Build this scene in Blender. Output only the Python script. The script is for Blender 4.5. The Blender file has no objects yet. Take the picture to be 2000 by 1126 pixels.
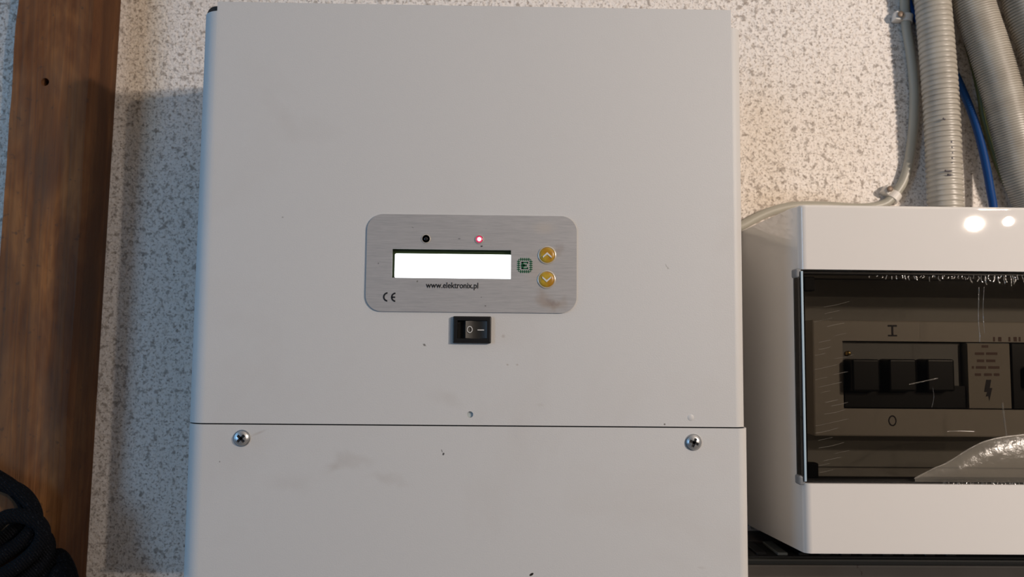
import bpy, bmesh, math, random
from mathutils import Vector, Matrix, noise
random.seed(4)
S = bpy.context.scene
COL = S.collection
PI = math.pi

# ------------------------------------------------------------------ camera
H = 1.5                       # camera height above the floor (m)
WD = 0.545                    # camera to back wall (m)
R = Matrix(((0.99981677, -0.01058908, -0.01594696),
            (-0.01667522, -0.072679, -0.99721597),
            (0.00940059, 0.99729917, -0.07284226)))
# rows: right, up-ish, forward expressed below as world = M @ camera
R = Matrix(((0.99981677, -0.01058908, -0.01594696),
            (0.0, 0.0, 0.0), (0.00940059, 0.99729917, -0.07284226)))
rx = Vector(R[0]); rz = Vector(R[2]); ry = rz.cross(rx)
R = Matrix((rx, ry, rz))
cam = bpy.data.cameras.new('camera'); camo = bpy.data.objects.new('camera', cam); COL.objects.link(camo)
camo.matrix_world = Matrix.Translation((0, -WD, H)) @ R.to_4x4()
cam.sensor_width = 36; cam.lens = 1480/2000*36; cam.clip_start = 0.01
cam.dof.use_dof = True; cam.dof.focus_distance = 0.418; cam.dof.aperture_fstop = 11
S.camera = camo

def at(px, py, y):
    """point of the plane at depth y that the photograph shows at px, py"""
    r = R @ Vector(((px-1000)/1480, (563-py)/1480, -1))
    return Vector((0, -WD, H)) + r*((y+WD)/r.y)

# ------------------------------------------------------------------ light
w = bpy.data.worlds.new('world'); S.world = w; w.use_nodes = True
bg = w.node_tree.nodes['Background']; bg.inputs[0].default_value = (0.80, 0.84, 0.95, 1); bg.inputs[1].default_value = 0.022
def point(name, loc, e, col, r):
    l = bpy.data.lights.new(name, 'POINT'); l.energy = e; l.color = col; l.shadow_soft_size = r
    o = bpy.data.objects.new(name, l); o.location = loc; COL.objects.link(o); return o
point('ceiling_lamp_light', (1.72, -2.373, H+0.463), 43, (1.0, 0.83, 0.69), 0.020)
point('second_bulb_light', (2.18, -2.86, H+0.560), 6, (1.0, 0.85, 0.72), 0.012)
point('work_lamp_light', (0.745, -0.783, H+0.268), 23.5, (1.0, 0.85, 0.73), 0.022)
def area(name, loc, target, e, col, sx, sy):
    l = bpy.data.lights.new(name, 'AREA'); l.shape = 'RECTANGLE'; l.size = sx; l.size_y = sy; l.energy = e; l.color = col
    o = bpy.data.objects.new(name, l); o.location = loc
    o.rotation_euler = (Vector(target)-Vector(loc)).to_track_quat('-Z', 'Y').to_euler(); COL.objects.link(o); return o
area('window_daylight', (-1.62, -1.62, H+0.10), (-0.2, 0, H), 8.3, (0.35, 0.64, 1.0), 0.5, 0.9)
area('door_gap_daylight', (-1.30, -0.33, H+0.20), (-0.2, -.05, H), 2.4, (0.22, 0.58, 1.0), 0.3, 1.0)
S.view_settings.view_transform = 'Standard'; S.view_settings.look = 'None'
S.view_settings.gamma = 1; S.view_settings.exposure = 0; S.view_settings.use_curve_mapping = False

# ------------------------------------------------------------------ helpers
def mat(name, col=(.5,.5,.5), rough=.5, metal=0, emit=None, es=0, spec=.5, coat=0, trans=0):
    m = bpy.data.materials.new(name); m.use_nodes = True
    b = m.node_tree.nodes['Principled BSDF']
    b.inputs['Base Color'].default_value = (*col, 1); b.inputs['Roughness'].default_value = rough
    b.inputs['Metallic'].default_value = metal; b.inputs['Specular IOR Level'].default_value = spec
    b.inputs['Coat Weight'].default_value = coat
    if emit: b.inputs['Emission Color'].default_value = (*emit, 1); b.inputs['Emission Strength'].default_value = es
    return m
class NT:
    def __init__(s, m): s.m = m; s.t = m.node_tree; s.b = s.t.nodes['Principled BSDF']
    def n(s, typ, **kw):
        nd = s.t.nodes.new(typ)
        for k, v in kw.items():
            if k == 'i':
                for kk, vv in v.items(): nd.inputs[kk].default_value = vv
            else: setattr(nd, k, v)
        return nd
    def l(s, a, b): s.t.links.new(a, b)
    def coords(s, scale=(1,1,1), rot=(0,0,0)):
        tc = s.n('ShaderNodeTexCoord'); mp = s.n('ShaderNodeMapping')
        mp.inputs['Scale'].default_value = scale; mp.inputs['Rotation'].default_value = rot
        s.l(tc.outputs['Object'], mp.inputs['Vector']); return mp.outputs[0]
    def noise(s, vec, scale, detail=2, rough=.5, dist=0):
        nd = s.n('ShaderNodeTexNoise', i={'Scale': scale, 'Detail': detail, 'Roughness': rough, 'Distortion': dist})
        s.l(vec, nd.inputs['Vector']); return nd.outputs['Fac']
    def ramp(s, fac, stops):
        nd = s.n('ShaderNodeValToRGB'); cr = nd.color_ramp
        while len(cr.elements) < len(stops): cr.elements.new(.5)
        for e, (p, c) in zip(cr.elements, stops):
            e.position = p; e.color = (*c, 1) if isinstance(c, tuple) else (c, c, c, 1)
        s.l(fac, nd.inputs[0]); return nd.outputs[0]
    def mix(s, fac, a, b, mode='MIX'):
        nd = s.n('ShaderNodeMix', data_type='RGBA', blend_type=mode)
        if isinstance(fac, (int, float)): nd.inputs[0].default_value = fac
        else: s.l(fac, nd.inputs[0])
        for v, k in ((a, 6), (b, 7)):
            if isinstance(v, tuple): nd.inputs[k].default_value = (*v, 1)
            else: s.l(v, nd.inputs[k])
        return nd.outputs[2]
    def math(s, op, a, b=0, c=0):
        nd = s.n('ShaderNodeMath', operation=op)
        for k, v in enumerate((a, b, c)):
            if isinstance(v, (int, float)): nd.inputs[k].default_value = v
            else: s.l(v, nd.inputs[k])
        return nd.outputs[0]
    def bump(s, h, dist, strength=1):
        nd = s.n('ShaderNodeBump', i={'Strength': strength, 'Distance': dist}); s.l(h, nd.inputs['Height'])
        s.l(nd.outputs[0], s.b.inputs['Normal'])
    def col(s, c): s.l(c, s.b.inputs['Base Color'])
    def spot(s, base, c, r, color, amount=1, soft=.5, rot=0, wob=0):
        """an elliptical stain at world point c (x, z) with radii r: base -> color; object coords"""
        tc = s.n('ShaderNodeTexCoord'); v = tc.outputs['Object']
        if wob:
            nz = s.n('ShaderNodeTexNoise', i={'Scale': wob, 'Detail': 3}); s.l(v, nz.inputs['Vector'])
            sb = s.n('ShaderNodeVectorMath', operation='SUBTRACT'); s.l(nz.outputs['Color'], sb.inputs[0]); sb.inputs[1].default_value = (.5,.5,.5)
            sc = s.n('ShaderNodeVectorMath', operation='SCALE'); s.l(sb.outputs[0], sc.inputs[0]); sc.inputs['Scale'].default_value = max(r)*1.6
            ad = s.n('ShaderNodeVectorMath', operation='ADD'); s.l(v, ad.inputs[0]); s.l(sc.outputs[0], ad.inputs[1]); v = ad.outputs[0]
        mp = s.n('ShaderNodeMapping', vector_type='TEXTURE')
        mp.inputs['Location'].default_value = (c[0], 0, c[1]); mp.inputs['Rotation'].default_value = (0, rot, 0)
        mp.inputs['Scale'].default_value = (r[0], 1e3, r[1]); s.l(v, mp.inputs['Vector'])
        ln = s.n('ShaderNodeVectorMath', operation='LENGTH'); s.l(mp.outputs[0], ln.inputs[0])
        mr = s.n('ShaderNodeMapRange', interpolation_type='SMOOTHSTEP', i={1: 1, 2: 1-soft, 3: 0, 4: amount}); s.l(ln.outputs['Value'], mr.inputs[0])
        return s.mix(mr.outputs[0], base, color)

ORG = {}
def org(p): return ORG.get(p.name, Vector((0,0,0))) if p else Vector((0,0,0))
def thing(name, label, cat, loc=(0,0,0), group=None):
    o = bpy.data.objects.new(name, None); COL.objects.link(o); o.location = loc
    o.empty_display_size = .02
    o['label'] = label; o['category'] = cat
    if group: o['group'] = group
    ORG[o.name] = Vector(loc); return o
def obj(name, bm, m, parent=None, label=None, smooth=None, kind=None):
    """bm holds WORLD coordinates; linked as one mesh object in the frame of its thing"""
    off = org(parent)
    me = bm if isinstance(bm, bpy.types.Mesh) else bpy.data.meshes.new(name)
    if not isinstance(bm, bpy.types.Mesh):
        bmesh.ops.translate(bm, verts=bm.verts, vec=-off)
        bmesh.ops.recalc_face_normals(bm, faces=bm.faces)
        bm.to_mesh(me); bm.free()
    me.name = name
    o = bpy.data.objects.new(name, me); COL.objects.link(o)
    me.materials.clear()
    for mm in (m if isinstance(m, (list, tuple)) else [m]): me.materials.append(mm)
    if smooth is not None:
        for p in me.polygons: p.use_smooth = True
        me.set_sharp_from_angle(angle=math.radians(smooth))
        if smooth == 30:
            wn = o.modifiers.new('flat faces', 'WEIGHTED_NORMAL'); wn.keep_sharp = True; wn.weight = 100
    if parent: o.parent = parent
    ORG[o.name] = off
    if label: o['label'] = label
    if kind: o['kind'] = kind
    return o
def tag(o, label, cat, group=None):
    o['label'] = label; o['category'] = cat
    if group: o['group'] = group
    return o
def add_box(bm, x0, x1, y0, y1, z0, z1, bev=0, seg=2, mat_i=0):
    t = bmesh.new(); bmesh.ops.create_cube(t, size=1)
    for v in t.verts: v.co = Vector((x0+(v.co.x+.5)*(x1-x0), y0+(v.co.y+.5)*(y1-y0), z0+(v.co.z+.5)*(z1-z0)))
    if bev: bmesh.ops.bevel(t, geom=t.edges[:], offset=bev, segments=seg, affect='EDGES', profile=.5)
    join(bm, t, mat_i); return bm
def join(bm, t, mat_i=0):
    vs = [bm.verts.new(v.co) for v in t.verts]
    t.verts.index_update()
    for f in t.faces:
        try: nf = bm.faces.new([vs[v.index] for v in f.verts]); nf.material_index = mat_i
        except ValueError: pass
    t.free()
def xf(bm, M):
    bmesh.ops.transform(bm, matrix=M, verts=bm.verts); return bm
def rrect(w, h, r, seg=8):
    p = []
    for cx, cz, a0 in ((w/2-r, h/2-r, 0), (-w/2+r, h/2-r, 90), (-w/2+r, -h/2+r, 180), (w/2-r, -h/2+r, 270)):
        for k in range(seg+1):
            a = math.radians(a0+90*k/seg); p.append((cx+r*math.cos(a), cz+r*math.sin(a)))
    return p
def add_prism(bm, pts, yf, yb, bev=0):
    """outline pts (x,z) extruded from front yf to back yb"""
    t = bmesh.new()
    f = [t.verts.new((x, yf, z)) for x, z in pts]; b = [t.verts.new((x, yb, z)) for x, z in pts]
    n = len(pts); ff = t.faces.new(f); t.faces.new(b[::-1])
    for i in range(n): t.faces.new((f[i], b[i], b[(i+1) % n], f[(i+1) % n]))
    if bev: bmesh.ops.bevel(t, geom=[e for e in ff.edges], offset=bev, segments=2, affect='EDGES', profile=.5)
    bmesh.ops.recalc_face_normals(t, faces=t.faces)
    join(bm, t); return bm
def add_lathe(bm, prof, c, axis='y', seg=32):
    """profile (radius, distance towards the camera) around a -y axis at point c"""
    t = bmesh.new(); rings = []
    for r, d in prof:
        if r < 1e-7: rings.append([t.verts.new((c[0], c[1]-d, c[2]))])
        else: rings.append([t.verts.new((c[0]+r*math.cos(2*PI*k/seg), c[1]-d, c[2]+r*math.sin(2*PI*k/seg))) for k in range(seg)])
    for a, b in zip(rings, rings[1:]):
        for k in range(seg):
            k2 = (k+1) % seg
            if len(a) == 1 and len(b) == 1: continue
            if len(a) == 1: t.faces.new((a[0], b[k], b[k2]))
            elif len(b) == 1: t.faces.new((a[k], b[0], a[k2]))
            else: t.faces.new((a[k], b[k], b[k2], a[k2]))
    for rg in (rings[0], rings[-1]):
        if len(rg) > 1: t.faces.new(rg)
    bmesh.ops.recalc_face_normals(t, faces=t.faces)
    join(bm, t); return bm
def spline(pts, n):
    """Catmull-Rom through pts, n samples, near-uniform in length"""
    P = [Vector(p) for p in pts]; P = [P[0]*2-P[1]] + P + [P[-1]*2-P[-2]]
    out = []
    for i in range(1, len(P)-2):
        for k in range(24):
            t = k/24; a, b, c, d = P[i-1:i+3]
            out.append(.5*((2*b)+(c-a)*t+(2*a-5*b+4*c-d)*t*t+(3*b-a-3*c+d)*t**3))
    out.append(P[-2])
    L = [0]
    for a, b in zip(out, out[1:]): L.append(L[-1]+(b-a).length)
    res = []; j = 0
    for k in range(n):
        s = L[-1]*k/(n-1)
        while j < len(L)-2 and L[j+1] < s: j += 1
        f = (s-L[j])/max(L[j+1]-L[j], 1e-9); res.append(out[j].lerp(out[j+1], min(f, 1)))
    return res, L[-1]
def add_tube(bm, pts, rad, seg=12, n=40, flat=1, ref=(0,1,0), rfun=None, cap=True):
    path, L = spline(pts, n); t = bmesh.new(); rings = []
    for i, p in enumerate(path):
        d = (path[min(i+1, n-1)]-path[max(i-1, 0)]).normalized()
        u = d.cross(Vector(ref)).normalized(); v = u.cross(d).normalized()
        r = rad*(rfun(L*i/(n-1)) if rfun else 1)
        rings.append([t.verts.new(p+u*r*math.cos(2*PI*k/seg)+v*r*flat*math.sin(2*PI*k/seg)) for k in range(seg)])
    for a, b in zip(rings, rings[1:]):
        for k in range(seg): t.faces.new((a[k], a[(k+1) % seg], b[(k+1) % seg], b[k]))
    if cap: t.faces.new(rings[0]); t.faces.new(rings[-1][::-1])
    bmesh.ops.recalc_face_normals(t, faces=t.faces)
    join(bm, t); return bm
def cut(bm, cutters):
    """bm minus each cutter (bmesh, world coordinates), returned as a bmesh"""
    me = bpy.data.meshes.new('t'); bmesh.ops.recalc_face_normals(bm, faces=bm.faces); bm.to_mesh(me); bm.free()
    o = bpy.data.objects.new('t', me); COL.objects.link(o); rm = [o]
    for c in cutters:
        cm = bpy.data.meshes.new('c'); bmesh.ops.recalc_face_normals(c, faces=c.faces); c.to_mesh(cm); c.free()
        co = bpy.data.objects.new('c', cm); COL.objects.link(co); rm.append(co)
        md = o.modifiers.new('b', 'BOOLEAN'); md.operation = 'DIFFERENCE'; md.solver = 'EXACT'; md.object = co
    bpy.context.view_layer.update()
    dg = bpy.context.evaluated_depsgraph_get()
    res = bmesh.new(); ev = o.evaluated_get(dg); res.from_mesh(ev.to_mesh())
    for r_ in rm: bpy.data.objects.remove(r_)
    return res
def text_bm(s, width, c, y, height=None, bold=0):
    """lettering as a thin solid, centred at c=(x,z), facing the camera"""
    cu = bpy.data.curves.new('t', 'FONT'); cu.body = s; cu.size = 1; cu.extrude = .01; cu.resolution_u = 4; cu.offset = bold
    o = bpy.data.objects.new('t', cu); COL.objects.link(o); bpy.context.view_layer.update()
    b = bmesh.new(); b.from_mesh(o.evaluated_get(bpy.context.evaluated_depsgraph_get()).to_mesh()); bpy.data.objects.remove(o)
    xs = [v.co.x for v in b.verts]; ys = [v.co.y for v in b.verts]
    sx = width/(max(xs)-min(xs)); sy = (height/(max(ys)-min(ys))) if height else sx
    cx = (max(xs)+min(xs))/2; cy = (max(ys)+min(ys))/2
    for v in b.verts: v.co = Vector((c[0]+(v.co.x-cx)*sx, y-(v.co.z)*.006, c[1]+(v.co.y-cy)*sy))
    return b

# ------------------------------------------------------------------ materials
def m_wall():
    m = mat('speckled plaster', rough=.95, spec=.2); t = NT(m); v = t.coords()
    n1 = t.noise(v, 330, 3, .55); n2 = t.noise(v, 225, 3, .6, .2); big = t.noise(v, 9, 3)
    c = t.ramp(n1, [(.30, (.70,.64,.57)), (.42, (.83,.78,.73)), (.6, (.88,.84,.80)), (.8, (.85,.80,.76))])
    dens = t.math('MULTIPLY_ADD', big, .16, t.math('MULTIPLY', n2, 1.0))
    spk = t.math('MULTIPLY', t.ramp(dens, [(.62, 0.), (.73, 1.)]), .66); c = t.mix(spk, c, (.22,.18,.15))
    n3 = t.noise(v, 520, 2, .5, .2); sp2 = t.math('MULTIPLY', t.ramp(n3, [(.575, 0.), (.67, 1.)]), .78); c = t.mix(sp2, c, (.25,.205,.17))
    n4 = t.noise(v, 640, 1, .5); sp3 = t.math('MULTIPLY', t.ramp(n4, [(.56, 0.), (.70, 1.)]), .65); c = t.mix(sp3, c, (.36,.30,.26))
    # ochre stains at the inverter's right edge; beside the batten, warm lamplight painted as ochre
    for (x, z, a, b_, am) in ((-.262, H+.21, .020, .12, .55), (.190, H+.135, .026, .075, .25), (.215, H+.105, .05, .012, .3)):
        c2 = t.mix(.8, c, (.66,.52,.31), 'MULTIPLY'); c = t.spot_mix(c, c2, (x, z), (a, b_), am)
    t.col(c)
    h = t.math('ADD', t.math('MULTIPLY', n1, .6), t.math('MULTIPLY', n2, 1.)); t.bump(h, .0016, .6)
    return m
def spot_mix(s, base, other, c, r, amount):
    tc = s.n('ShaderNodeTexCoord'); mp = s.n('ShaderNodeMapping', vector_type='TEXTURE')
    mp.inputs['Location'].default_value = (c[0], 0, c[1]); mp.inputs['Scale'].default_value = (r[0], 1e3, r[1])
    s.l(tc.outputs['Object'], mp.inputs['Vector'])
    ln = s.n('ShaderNodeVectorMath', operation='LENGTH'); s.l(mp.outputs[0], ln.inputs[0])
    mr = s.n('ShaderNodeMapRange', interpolation_type='SMOOTHSTEP', i={1: 1.2, 2: .3, 3: 0, 4: amount}); s.l(ln.outputs['Value'], mr.inputs[0])
    return s.mix(mr.outputs[0], base, other)
NT.spot_mix = spot_mix

def m_wood():
    m = mat('old pine', rough=.75, spec=.25); t = NT(m)
    v = t.coords((1, 1, .035)); vd = t.coords((1, 1, .35)); v1 = t.coords()
    g = t.noise(v, 190, 5, .6, .6); g2 = t.noise(v, 48, 4, .5, 1.2); bl = t.noise(vd, 26, 4, .6); fl = t.noise(v1, 210, 2)
    c = t.ramp(t.noise(vd, 30, 4, .6, .5), [(.30, (.11,.045,.018)), (.46, (.20,.085,.032)), (.62, (.36,.165,.058)), (.78, (.17,.068,.025))])
    c = t.mix(t.ramp(g, [(.36, .75), (.60, 0.)]), c, t.mix(1., c, (.60,.50,.41), 'MULTIPLY'))
    c = t.mix(t.ramp(g2, [(.40, .6), (.55, 0.)]), c, (.09,.045,.022))
    c = t.mix(t.math('MULTIPLY', t.ramp(bl, [(.50, 0.), (.72, 1.)]), .6), c, (.085,.058,.042))
    c = t.mix(t.math('MULTIPLY', t.ramp(fl, [(.66, 0.), (.74, 1.)]), .6), c, (.07,.045,.03))
    # the batten turns a darker red-brown towards its narrow right edge
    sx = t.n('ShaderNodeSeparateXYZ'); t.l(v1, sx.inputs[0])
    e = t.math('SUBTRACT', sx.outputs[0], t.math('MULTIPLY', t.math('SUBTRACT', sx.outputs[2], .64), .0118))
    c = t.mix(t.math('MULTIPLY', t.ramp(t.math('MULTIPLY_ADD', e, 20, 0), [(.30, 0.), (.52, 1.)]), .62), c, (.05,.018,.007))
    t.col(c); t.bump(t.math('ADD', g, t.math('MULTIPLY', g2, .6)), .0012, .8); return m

def m_paint(name, off, marks, base=(.60,.605,.605)):
    m = mat(name, base, .48, spec=.35); t = NT(m); v = t.coords()
    n = t.noise(v, 1300, 2); sm = t.noise(v, 11, 4, .6, .4)
    c = t.mix(t.math('MULTIPLY', t.ramp(sm, [(.54, 0.), (.80, 1.)]), .16), base, (.42,.36,.31))
    for (px, py, y, a, b_, rot, colr, am, soft, wob) in marks:
        p = at(px, py, y)-off
        c = t.spot(c, (p.x, p.z), (a*2.8e-4, b_*2.8e-4), colr, am, soft, rot, wob)
    t.col(c); t.bump(n, .00012, .5); return m

M = {}
M['plastic_white'] = mat('glossy white plastic', (.72,.70,.675), .02, spec=.5)
M['black'] = mat('black plastic', (.010,.010,.011), .34)
M['black_matt'] = mat('matt black plastic', (.012,.012,.013), .6)
M['rocker'] = mat('rocker black plastic', (.022,.021,.019), .38)
M['white_print'] = mat('white print', (.62,.62,.60), .5)
M['black_print'] = mat('black print', (.008,.009,.012), .5)
M['green_print'] = mat('green print', (.003,.115,.045), .5)
M['pcb'] = mat('dark green solder mask', (.016,.028,.006), .4)
M['lcd'] = mat('backlit display', (.9,.95,1), .3, emit=(.93,.98,1.0), es=2.2)
M['led_off'] = mat('unlit lens', (.02,.02,.022), .12)
M['led_red'] = mat('red lens', (.55,.03,.08), .2, emit=(1,.08,.22), es=.45)
M['led_core'] = mat('lit die', (1,.8,.8), .2, emit=(1,.88,.88), es=4)
M['chassis'] = mat('dark steel chassis', (.035,.034,.036), .5)
M['screw'] = mat('zinc steel', (.60,.62,.64), .33, metal=.85)
M['screw_dark'] = mat('steel recess', (.02,.02,.022), .5, metal=.3)
M['rim'] = mat('embossed bright rim', (.60,.57,.51), .25, metal=.35)
M['clip'] = mat('white nylon', (.70,.67,.62), .4)
M['nail'] = mat('steel nail', (.16,.12,.09), .5, metal=.4)
M['module_grey'] = mat('grey module plastic', (.33,.33,.32), .45)
M['plate'] = mat('light inner plate', (.66,.61,.54), .4)
M['plate_dark'] = mat('grey inner tray', (.42,.41,.38), .5)
M['sticker'] = mat('paper sticker', (.50,.45,.38), .5)
M['marker'] = mat('dark marker ink', (.035,.03,.045), .5)
M['red_print'] = mat('faded red print', (.24,.15,.13), .6)
M['gold_glint'] = mat('gold_glint', (.8,.58,.22), .18, metal=1)
M['blue_wire'] = mat('blue wire jacket', (.002,.042,.17), .5, spec=.2)
M['gy_wire'] = mat('green and yellow wire jacket', (.085,.10,.03), .5)
M['y_wire'] = mat('yellow wire stripe', (.30,.24,.04), .5)
M['cable'] = mat('grey cable jacket', (.36,.345,.29), .4)

def m_button():
    m = mat('golden button', (.52,.33,.03), .3, spec=.5); t = NT(m); v = t.coords()
    t.col(t.ramp(t.noise(v, 160, 2), [(.38, (.38,.19,.015)), (.6, (.47,.32,.035))])); return m
M['button'] = m_button()
def m_conduit():
    m = mat('grey corrugated conduit', (.36,.34,.29), .38); t = NT(m); v = t.coords()
    t.col(t.ramp(t.noise(v, 60, 3), [(.3, (.34,.31,.26)), (.7, (.43,.405,.35))]))
    t.b.inputs['Subsurface Weight'].default_value = 0
    return m
M['conduit'] = m_conduit()
def m_braid():
    m = mat('black woven sleeve', (.010,.012,.018), .85, spec=.12); t = NT(m); v = t.coords()
    a = t.n('ShaderNodeTexWave', wave_type='BANDS', bands_direction='DIAGONAL', i={'Scale': 260, 'Distortion': 2.5, 'Detail': 2, 'Detail Scale': 3})
    t.l(v, a.inputs['Vector']); n = t.noise(v, 900, 2)
    t.col(t.mix(t.ramp(n, [(.60, 0.), (.78, 1.)]), (.0035,.004,.006), (.03,.033,.042)))
    t.bump(t.math('ADD', a.outputs['Fac'], n), .0012, .9); return m
M['braid'] = m_braid()
def m_smoked():
    m = bpy.data.materials.new('smoked clear plastic'); m.use_nodes = True; t = m.node_tree; t.nodes.clear()
    out = t.nodes.new('ShaderNodeOutputMaterial'); mix = t.nodes.new('ShaderNodeMixShader'); fr = t.nodes.new('ShaderNodeFresnel')
    tr = t.nodes.new('ShaderNodeBsdfTransparent'); gl = t.nodes.new('ShaderNodeBsdfGlossy')
    tr.inputs[0].default_value = (.60,.585,.56,1); gl.inputs['Roughness'].default_value = .05; gl.inputs[0].default_value = (1,1,1,1); fr.inputs[0].default_value = 1.45
    t.links.new(fr.outputs[0], mix.inputs[0]); t.links.new(tr.outputs[0], mix.inputs[1]); t.links.new(gl.outputs[0], mix.inputs[2]); t.links.new(mix.outputs[0], out.inputs[0])
    return m
M['smoked'] = m_smoked()
def m_film(name, haze, rough, bumpd=.0004):
    m = bpy.data.materials.new(name); m.use_nodes = True; t = m.node_tree; t.nodes.clear()
    out = t.nodes.new('ShaderNodeOutputMaterial'); mix = t.nodes.new('ShaderNodeMixShader'); fr = t.nodes.new('ShaderNodeFresnel'); fr.inputs[0].default_value = 1.4
    m2 = t.nodes.new('ShaderNodeMixShader'); m2.inputs[0].default_value = haze; df = t.nodes.new('ShaderNodeBsdfDiffuse'); df.inputs[0].default_value = (.62,.56,.46,1)
    tr = t.nodes.new('ShaderNodeBsdfTransparent'); gl = t.nodes.new('ShaderNodeBsdfGlossy'); gl.inputs['Roughness'].default_value = rough; gl.inputs[0].default_value = (1,1,1,1)
    tc = t.nodes.new('ShaderNodeTexCoord'); nz = t.nodes.new('ShaderNodeTexNoise'); nz.inputs['Scale'].default_value = 260; bp = t.nodes.new('ShaderNodeBump'); bp.inputs['Distance'].default_value = bumpd
    t.links.new(tc.outputs['Object'], nz.inputs['Vector']); t.links.new(nz.outputs['Fac'], bp.inputs['Height']); t.links.new(bp.outputs[0], gl.inputs['Normal'])
    L = t.links.new; L(tr.outputs[0], m2.inputs[1]); L(df.outputs[0], m2.inputs[2]); L(fr.outputs[0], mix.inputs[0]); L(m2.outputs[0], mix.inputs[1]); L(gl.outputs[0], mix.inputs[2]); L(mix.outputs[0], out.inputs[0])
    return m
M['film'] = m_film('clear protective film', .05, .10)
M['film_loose'] = m_film('hazy loose film', .17, .25)

# ------------------------------------------------------------------ setting
b = bmesh.new(); add_box(b, -2.4, 2.4, 0, .15, 0, 2.5)
o = obj('wall_back', b, m_wall()); o['kind'] = 'structure'
m = mat('concrete floor', rough=.8); t = NT(m); t.col(t.ramp(t.noise(t.coords(), 14, 6), [(.3, (.20,.19,.175)), (.7, (.33,.31,.29))]))
b = bmesh.new(); add_box(b, -2.4, 2.4, -3.2, 0, -.1, 0); o = obj('floor', b, m); o['kind'] = 'structure'
m = mat('ceiling plaster', (.55,.52,.48), .9); t = NT(m); t.bump(t.noise(t.coords(), 60, 4), .002)
b = bmesh.new(); add_box(b, -2.4, 2.4, -3.2, .15, 2.5, 2.6); o = obj('ceiling', b, m); o['kind'] = 'structure'

# ------------------------------------------------------------------ wooden batten on the left
def make_batten():
    loc = Vector((-.3115, 0, H-.6))
    root = thing('wooden_batten', 'brown weathered wooden batten fixed upright on the wall at far left', 'beam', loc)
    t = bmesh.new(); nz = 150; z0, z1 = .0, H+1.0-.0
    z0 = 0.001; z1 = 2.499
    prof = [(-.0285, 0), (-.0285, -.027), (-.0265, -.0302), (-.012, -.0304), (.010, -.0302), (.0255, -.0302), (.0283, -.0275), (.0283, 0)]
    rings = []
    for i in range(nz+1):
        z = z0+(z1-z0)*i/nz; dx = -.3115 + (z-(H+.04))*.0118
        ring = []
        for j, (x, y) in enumerate(prof):
            k = 0 if y == 0 else .0011*noise.noise(Vector((x*40, j*.7, z*26)))
            ring.append(t.verts.new((x+dx+k*(1 if abs(x) > .02 else .2), y+(k*.5 if y else 0), z)))
        rings.append(ring)
    for a, c in zip(rings, rings[1:]):
        for j in range(len(prof)): t.faces.new((a[j], a[(j+1) % len(prof)], c[(j+1) % len(prof)], c[j]))
    t.faces.new(rings[0]); t.faces.new(rings[-1])
    p = at(88, 160, -.03); hole = bmesh.new(); add_lathe(hole, [(.0026, -.012), (.0030, .01)], (p.x, -.03, p.z), seg=14)
    t = cut(t, [hole])
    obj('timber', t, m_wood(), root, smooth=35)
make_batten()

# ------------------------------------------------------------------ inverter
YI = -.13
XL, XR = -.1699, .1356
ZT, ZS, ZB = H+.1898, H-.0444, H-.1272
inv_loc = Vector(((XL+XR)/2, 0, ZB))
inv = thing('solar_inverter', 'large pale grey sheet metal inverter with lit display mounted in the middle of the wall', 'inverter', inv_loc)
dark = (.06,.05,.04); brn = (.30,.24,.19)
upm = m_paint('pale grey powder coat upper', inv_loc, [
    (829, 673, YI, 5, 2.2, .6, dark, .75, .6, 900), (1298, 828, YI, 2.2, 2.2, 0, dark, .8, .5, 0), (1303, 520, YI, 9, 1.5, 1.05, dark, .45, .8, 700),
    (991, 712, YI, 3.5, 2.5, 0, brn, .5, .8, 600), (1010, 712, YI, 2.5, 3, 0, brn, .4, .8, 600), (983, 656, YI, 5, 5, 0, brn, .35, .9, 0),
    (870, 780, YI, 60, 26, .5, brn, .11, 1, 40), (1055, 790, YI, 12, 5, 0, brn, .12, 1, 0), (552, 424, YI, 2.5, 2, 0, dark, .4, .6, 0), (590, 250, YI, 90, 40, .3, brn, .05, 1, 40)])
lom = m_paint('pale grey powder coat lower', inv_loc, [
    (866, 886, YI, 2.2, 3.2, .4, (.02,.02,.02), .9, .4, 0), (863, 880, YI, 1.0, 4, -.4, (.05,.05,.05), .7, .4, 0), (1038, 1121, YI, 5.2, 2.6, -.55, (.015,.013,.01), 1, .3, 0),
    (680, 905, YI, 85, 22, -.25, brn, .17, 1, 35), (560, 940, YI, 60, 30, .2, brn, .08, 1, 35), (505, 845, YI, 24, 3.5, -.4, brn, .28, 1, 0),
    (755, 930, YI, 60, 18, .3, brn, .14, 1, 60), (429, 901, YI, 1.8, 1.8, 0, dark, .5, .5, 0), (1370, 1108, YI, 12, 4, .1, brn, .15, 1, 0), (650, 910, YI, 20, 12, 0, brn, .12, 1, 80)])

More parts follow.
